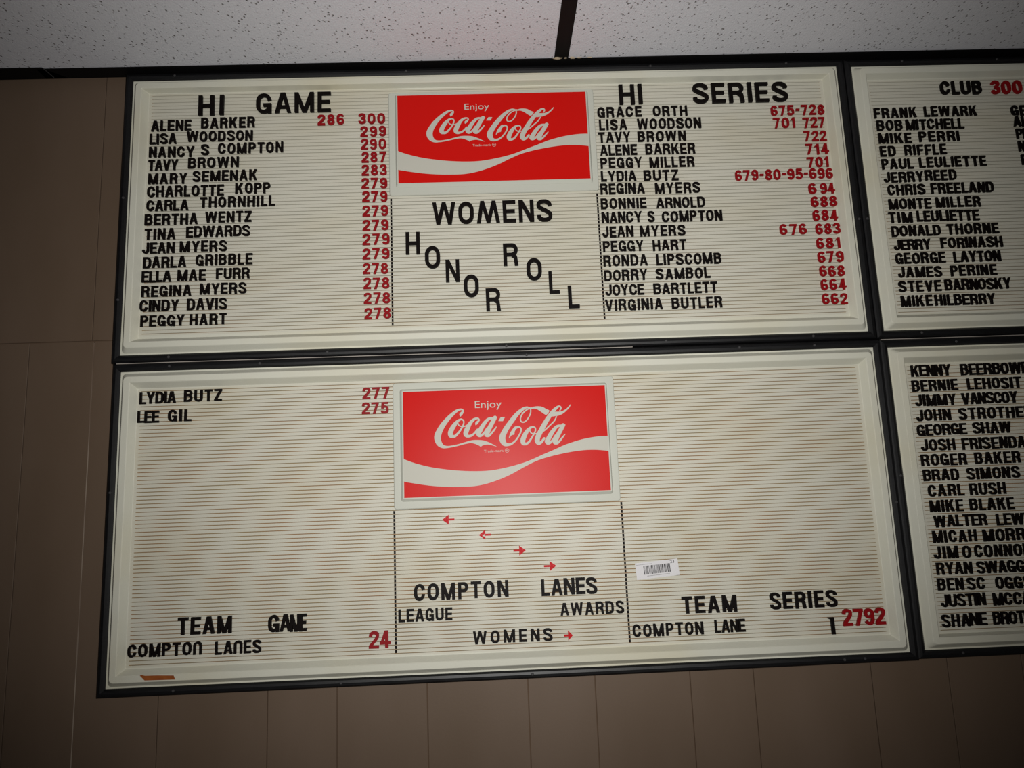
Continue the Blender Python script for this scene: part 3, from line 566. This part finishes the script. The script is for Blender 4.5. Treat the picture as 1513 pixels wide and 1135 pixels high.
# raised soft drink signs, part of the moulded sheets
def sign(put, o, r, mo, stain):
    """o: outer plate, r: red face, mo: outer edge of the channel, each (x0,x1,z0,z1)"""
    ins = lambda q, d: (q[0] + d, q[1] - d, q[2] + d, q[3] - d)
    f = Y_REC - .0036
    h = .0040
    sp = [(*o, .0042, Y_REC + .0006), (*ins(o, .0003), .0040, f + .0009), (*ins(o, .0012), .0034, f), (*mo, .0038, f), (mo[0] + .0004, mo[1] - .0004, mo[2] + .0005, mo[3] - .0004, .0036, f - .0006),
          (r[0] - .0022, r[1] + .0022, r[2] - .0020, r[3] + .0022, .0022, f - h + .0004), (*ins(r, -.0016), .0018, f - h), (*ins(r, -.0008), .0012, f - h)]
    pl = put('sign_panel', rings('sign_panel', sp, SIGNW)); tag(pl, stain)
    ry = f - h; rh = (r[1] - r[0], r[3] - r[2]); sx, sz = rh[0] / .3148, rh[1] / .1627
    def sub(name, me, lab=None):
        c = link(name, me, pl); c.location = (r[0], 0, r[2]); c.scale = (sx, 1, sz); tag(c, lab); return c
    sub('red_face', SIGNM['face'], 'glossy red face').location.y = ry
    for k, lab in (('wave_ribbon', 'white wave across the red face'), ('script_lettering', 'white flowing script lettering'), ('small_lettering', 'thin white word above the script'), ('trademark_lettering', 'tiny white print below the script')):
        sub(k, SIGNM[k], lab).location.y = ry - .00035
def text_mesh(txt, x, z, h, wd, m, dep=.0001, bold=0):
    """flat print from Blender's own sans font: cap height h, total width wd"""
    cu = bpy.data.curves.new('t', 'FONT'); cu.body = txt; cu.size = 1; cu.resolution_u = 4; cu.offset = bold
    ob = bpy.data.objects.new('t', cu); me = bpy.data.meshes.new_from_object(ob); bpy.data.objects.remove(ob)
    xs = [v.co.x for v in me.vertices]; a, b = min(xs), max(xs)
    for v in me.vertices: v.co = Vector((x + (v.co.x - a) / (b - a) * wd, 0, z + v.co.y / .729 * h))
    me.materials.clear(); me.materials.append(m); return me
def join(name, mes, m):
    bm = bmesh.new()
    for q in mes: bm.from_mesh(q)
    bmesh.ops.recalc_face_normals(bm, faces=list(bm.faces))
    me = bpy.data.meshes.new(name); bm.to_mesh(me); bm.free(); me.materials.append(m); return me
SIGNM = {'face': bevel_box('red_face', 0, .3148, -.0002, .0004, 0, .1627, RED, 0)}
polys = []
for k, d in LOGO:
    if k == 's':
        polys += stroke([(x / 1000, y / 1000, ww / 1000) for x, y, ww in smooth_line(d, 4)], cap=True)
    elif k == 'w':
        a = smooth_line(d[0], 4); b = smooth_line(d[1], 4)
        cl = lambda p: (min(max(p[0], 0), 314.8) / 1000, p[1] / 1000)
        a = [cl(p) for p in a]; b = [cl(p) for p in b]; n = min(len(a), len(b))
        a[0] = (0, a[0][1]); b[0] = (0, b[0][1]); a[-1] = (.3148, a[-1][1]); b[-1] = (.3148, b[-1][1])
        SIGNM['wave_ribbon'] = solid('wave_ribbon', [[b[i], b[i + 1], a[i + 1], a[i]] for i in range(n - 1)], .0002, INK, S=.01)
    else:
        q = [(x / 1000, y / 1000) for x, y in (smooth_line(d, 3, True) if k == 'p' else d)]
        polys.append(q)
SIGNM['script_lettering'] = solid('script_lettering', polys, .0002, INK, S=.01)
SIGNM['small_lettering'] = text_mesh('Enjoy', .1112, .1336, .0119, .0412, INK)
c0 = (.1583, .0664)
SIGNM['trademark_lettering'] = join('trademark_lettering', [text_mesh('Trade-mark', .1229, .0644, .0042, .0300, INK), text_mesh('R', c0[0] - .0011, c0[1] - .0014, .0028, .0024, INK),
    mesh('r', [(c0[0] + rr * math.cos(i * math.pi / 12), 0, c0[1] + rr * math.sin(i * math.pi / 12)) for rr in (.0032, .0027) for i in range(24)], [(i, (i + 1) % 24, 24 + (i + 1) % 24, 24 + i) for i in range(24)], INK)], INK)
sign(putA, (.4191, .7627, -.1370, .0452), (.4346, .7487, -.1180, .0368), (.4300, .7530, -.1243, .0405), 'cream raised sign with red face, between the HI GAME and HI SERIES columns')
sign(putB, (.4203, .7664, -.6420, -.4468), (.4366, .7514, -.6249, -.4622), (.4313, .7552, -.6305, -.4574), 'cream raised sign with red face, above the red arrows')
def divider(put, x, ztop, gtop, lab):
    V, Fs = [], []
    for k in range(NG - 1):
        za = gtop - k * PITCH - .0009; zb = za - .0042
        if za > ztop: continue
        s = len(V); wx = .0014
        V += [(x + a * wx, y, z) for y in (Y_REC - .0011, Y_REC) for a, z in ((-1, zb), (1, zb), (1, za), (-1, za))]
        Fs += [(s, s + 1, s + 2, s + 3), (s + 7, s + 6, s + 5, s + 4), (s, s + 4, s + 5, s + 1), (s + 1, s + 5, s + 6, s + 2), (s + 2, s + 6, s + 7, s + 3), (s + 3, s + 7, s + 4, s)]
    tag(put('dashed_divider', mesh('dashed_divider', V, Fs, BLK)), lab, kind='stuff')
divider(putA, .4215, -.139, GT_A, 'black dashed line below the sign, on the HI GAME side'); divider(putA, .7590, -.139, GT_A, 'black dashed line below the sign, on the HI SERIES side')
divider(putB, .4203, -.643, GT_B, 'black dashed line below the sign, on the TEAM GAME side'); divider(putB, .7672, -.643, GT_B, 'black dashed line below the sign, on the TEAM SERIES side')
tag(putB('edge_strip', bevel_box('edge_strip', -.006, .80, -.0190, -.0100, -.4024, -.4016, PALE, 0)), 'pale strip showing between the two frames')
tag(putD('edge_strip', bevel_box('edge_strip', 1.200, 2.39, -.0190, -.0100, -.4034, -.4028, PALE, 0)), 'pale strip showing between the two frames')
# the patch torn from the lower board's border
yb = Y_BORD - .0003
ch = putB('torn_patch', mesh('torn_patch', [(.0549, yb, -.8630), (.0565, yb, -.8618), (.0620, yb, -.8632), (.0800, yb, -.8636), (.1030, yb, -.8647), (.1055, yb, -.8705), (.0850, yb, -.8703), (.0620, yb, -.8700)], [(0, 7, 6, 5, 4, 3, 2, 1)], ORNG)); tag(ch, 'torn patch of bare orange-brown hardboard')

# ------------------------------------------------------------------ letters and numerals
CAP = {'s': .0184, 'L': .0245, 'X': .0366}
DEP = {'s': .0030, 'L': .0038, 'X': .0044}
ORD = 'first second third fourth fifth sixth seventh eighth ninth tenth eleventh twelfth thirteenth fourteenth fifteenth sixteenth'.split()
WHERE = {'G': 'of the HI GAME heading', 'S': 'of the HI SERIES heading', 'C': 'of the CLUB heading', 'c': 'beside the CLUB heading', 'E': 'of the TEAM GAME heading', 'T': 'of the TEAM SERIES heading',
         'K': 'of the large two-word line under the red arrows', 'e': 'of the line under TEAM GAME', 't': 'of the line under TEAM SERIES', 't1': '', 't2': 'of the score under TEAM SERIES', 'e2': 'of the score under TEAM GAME'}
LIST = {'g': 'names under HI GAME', 's': 'names under HI SERIES', 'n': 'scores under HI GAME', 'm': 'scores under HI SERIES', 'b': 'names atop the lower board', 'o': 'scores atop the lower board'}
GROUP = {'G': 'letters of the HI GAME heading', 'g': 'letters of the HI GAME names', 'n': 'numerals of the HI GAME scores', 'W': 'letters of WOMENS HONOR ROLL', 'S': 'letters of the HI SERIES heading', 's': 'letters of the HI SERIES names',
         'm': 'numerals of the HI SERIES scores', 'C': 'letters of the CLUB heading', 'c': 'numerals of the CLUB heading', 'b': 'letters of the names atop the lower board', 'o': 'numerals atop the lower board', 'E': 'letters of the TEAM GAME heading',
         'e': 'letters of the line under TEAM GAME', 'e2': 'numerals under TEAM GAME', 'K': 'letters of the line under the red arrows', 'k1': 'letters of LEAGUE AWARDS WOMENS', 'T': 'letters of the TEAM SERIES heading', 't': 'letters of the line under TEAM SERIES', 't1': 'letters of the line under TEAM SERIES', 't2': 'numerals under TEAM SERIES'}
CAPX = {'G': .0354, 'S': .0358, 'W': .0374}
def layout(lst, txt, size, col, x0, x1):
    """one word -> [(char, mesh, x, width scale)] filling x0..x1"""
    cap = CAPX.get(lst, CAP[size]); gm = [glyph_mesh(c, size, col) for c in txt]; tot = sum(g[1] for g in gm) * cap; W = x1 - x0; n = len(txt); k = 1.0; gap = 0
    if n == 1: k = min(max(W / tot, .85), 1.15); x0 += (W - tot * k) / 2
    else:
        gap = (W - tot) / (n - 1); lo, hi = .05 * cap, .17 * cap
        if gap < lo: k = max((W - lo * (n - 1)) / tot, .86); gap = (W - tot * k) / (n - 1)
        elif gap > hi: k = min((W - hi * (n - 1)) / tot, 1.10); gap = (W - tot * k) / (n - 1)
    out = []; x = x0
    for c, g in zip(txt, gm):
        out.append((c, g[0], x, k)); x += g[1] * cap * k + gap
    return out
rowno = {}; rest = []; wi = 0
HON = ['starting the stepped word HONOR', 'second in the stepped word HONOR', 'third in the stepped word HONOR', 'fourth in the stepped word HONOR', 'ending the stepped word HONOR', 'starting the stepped word ROLL', 'second in the stepped word ROLL', 'third in the stepped word ROLL', 'ending the stepped word ROLL, lowest of all']
K1 = ['LEAGUE', 'AWARDS', 'WOMENS beside the red arrow']
for lst, size, col, words in ROWS:
    r = rowno[lst] = rowno.get(lst, 0) + 1; pos = 0; rnd = random.Random(ord(lst[0]) * 31 + r)
    for txt, x0, x1, z in words:
        for c, me, x, k in layout(lst, '!' if lst == 't1' else txt, size, col, x0, x1):
            pos += 1; jz = rnd.uniform(-.00035, .00035); jx = rnd.uniform(-.0002, .0002); lean = rnd.uniform(-.010, .010)
            if lst in 'RD':
                lean *= 1.6; rest.append((me, Matrix.LocRotScale(Vector((x + jx, Y_REC, z + jz)), Matrix.Rotation(lean, 3, 'Y').to_quaternion(), Vector((CAP[size] * k, DEP[size], CAP[size]))))); continue
            cc = {'ʍ': 'M', 'n': 'N'}.get(c, c); digit = cc in '0123456789-' and lst != 't1'
            nm = 'heading_letter' if size != 's' and not digit else 'letter'
            if digit: nm = 'dash' if c == '-' else 'numeral'
            o = link(nm, me); o.location = (x + jx, Y_REC - (.0004 if lst == 'E' and pos in (7,) else 0), z + jz); o.rotation_euler = (0, lean, 0); o.scale = (CAPX.get(lst, CAP[size]) * k, DEP[size], CAPX.get(lst, CAP[size]))
            what = ('red dash' if c == '-' else 'red numeral ' + cc) if digit else ('small black letter ' if size == 's' else 'large black letter ') + cc
            if lst == 'W': lab = what + (', %s in the word WOMENS above HONOR' % ORD[pos - 1] + (', set upside down W' if c == 'ʍ' else '') if r == 1 else ' ' + HON[r - 2])
            elif lst == 'k1': lab = what + ', %s in the word %s' % (ORD[pos - 1], K1[r - 1])
            elif lst == 't1': lab = 'tall black numeral 1 standing alone before the red TEAM SERIES score'
            elif lst in LIST: lab = what + ', %s in line %s of %s' % (ORD[pos - 1], ORD[r - 1], LIST[lst])
            else: lab = what + ', %s %s' % (ORD[pos - 1], WHERE[lst]) + (' (an upside-down U)' if c == 'n' else '')
            tag(o, lab, {'numeral': 'numeral', 'dash': 'dash'}.get(nm, 'letter' if size == 's' else 'heading letter'), GROUP[lst])
bm = bmesh.new()
for me, mx in rest:
    q = me.copy(); q.transform(mx); bm.from_mesh(q); bpy.data.meshes.remove(q)
me = bpy.data.meshes.new('letters'); bm.to_mesh(me); bm.free(); me.materials.append(BLK)
tag(link('small_letters', me), 'small black letters of the name lists on the two partly visible boards', 'letters', None, 'stuff')

# red arrows
def arrow_mesh(chipped, L=.0185, H=.0145):
    P = [[(0, 0), (.0098, -H / 2), (.0098, H / 2)], rect(.0090, L, -.0014, .0014)]
    return solid('arrow', P, .0026, ARW, S=.01)
AL = 'leftward red arrow, higher of the two and solid|leftward red arrow, lower of the two, with its paint worn white|rightward red arrow, higher of the two above the large words|rightward red arrow, just above the large words|short red arrow after the lowest small word'.split('|')
for (x, z, d), lb in zip(((.4928, -.6597, 1), (.5475, -.6844, 1), (.6176, -.7099, -1), (.6627, -.7345, -1), (.6824, -.8361, -2)), AL):
    o = link('arrow', arrow_mesh(0)); o.location = (x, Y_REC, z); o.rotation_euler = (0, 0, 0)
    o.scale = (d if d > -2 else -.70, 1, 1 if d > -2 else 1.0)
    tag(o, lb, 'arrow', 'red arrows on the lower board')
    if 'worn' in lb:
        w_ = link('worn_patch', solid('worn_patch', [[(.0052, -.0016), (.0094, -.0030), (.0094, .0012), (.0080, .0006), (.0066, .0000)]], .0002, SIGNW, S=.01), o); w_.location = (0, -.0027, 0); tag(w_, 'worn white patch')

# barcode sticker
root = empty('barcode_sticker', (.8157, Y_REC, -.7458), 'white barcode sticker numbered 23 stuck across the ridges of the lower board', 'sticker'); root.rotation_euler = (0, math.radians(-4.2), 0)
link('paper', bevel_box('paper', -.0327, .0327, -.0003, 0, -.0122, .0122, PAPER, 0), root)
V, Fs = [], []; x = -.0206; rn = random.Random(5)
while x < .0198:
    ww = rn.choice((.0004, .0007, .0011, .0014)); s = len(V); V += [(x, -.0004, -.0060), (x + ww, -.0004, -.0060), (x + ww, -.0004, .0068), (x, -.0004, .0068)]; Fs.append((s, s + 1, s + 2, s + 3)); x += ww + rn.choice((.0005, .0006, .0008, .0011))
tag(link('barcode', mesh('barcode', V, Fs, PINK), root), 'black bars', kind='stuff')
n = link('number', text_mesh('23', .0208, .0066, .0046, .0064, PINK), root); n.location.y = -.0004
def dashes(nm, x0, x1, z, h, sd):
    V, Fs = [], []; x = x0; rn = random.Random(sd)
    while x < x1:
        ww = rn.uniform(.0005, .0011); s = len(V); V += [(x, -.0004, z), (x + ww, -.0004, z), (x + ww, -.0004, z + h), (x, -.0004, z + h)]; Fs.append((s, s + 1, s + 2, s + 3)); x += ww + .0003
    tag(link(nm, mesh(nm, V, Fs, GINK), root), kind='stuff')
dashes('small_print', -.0165, .0178, -.0088, .0009, 2); dashes('fine_print', -.0318, -.0068, .0088, .0007, 3)
# two dark specks stuck on the lower board
for x, z, lb in ((.7712, -.4937, 'tiny dark speck on the ridges beside the lower sign'), (.0146, -.8535, 'tiny brown speck on the border near the torn patch')):
    c = crumb(x, Y_REC - .0004 if x > .1 else Y_BORD + .004, z, .0008, 1.3, 9); c.name = 'speck'; c.data.materials[0] = WALLB; tag(c, lb, 'speck')
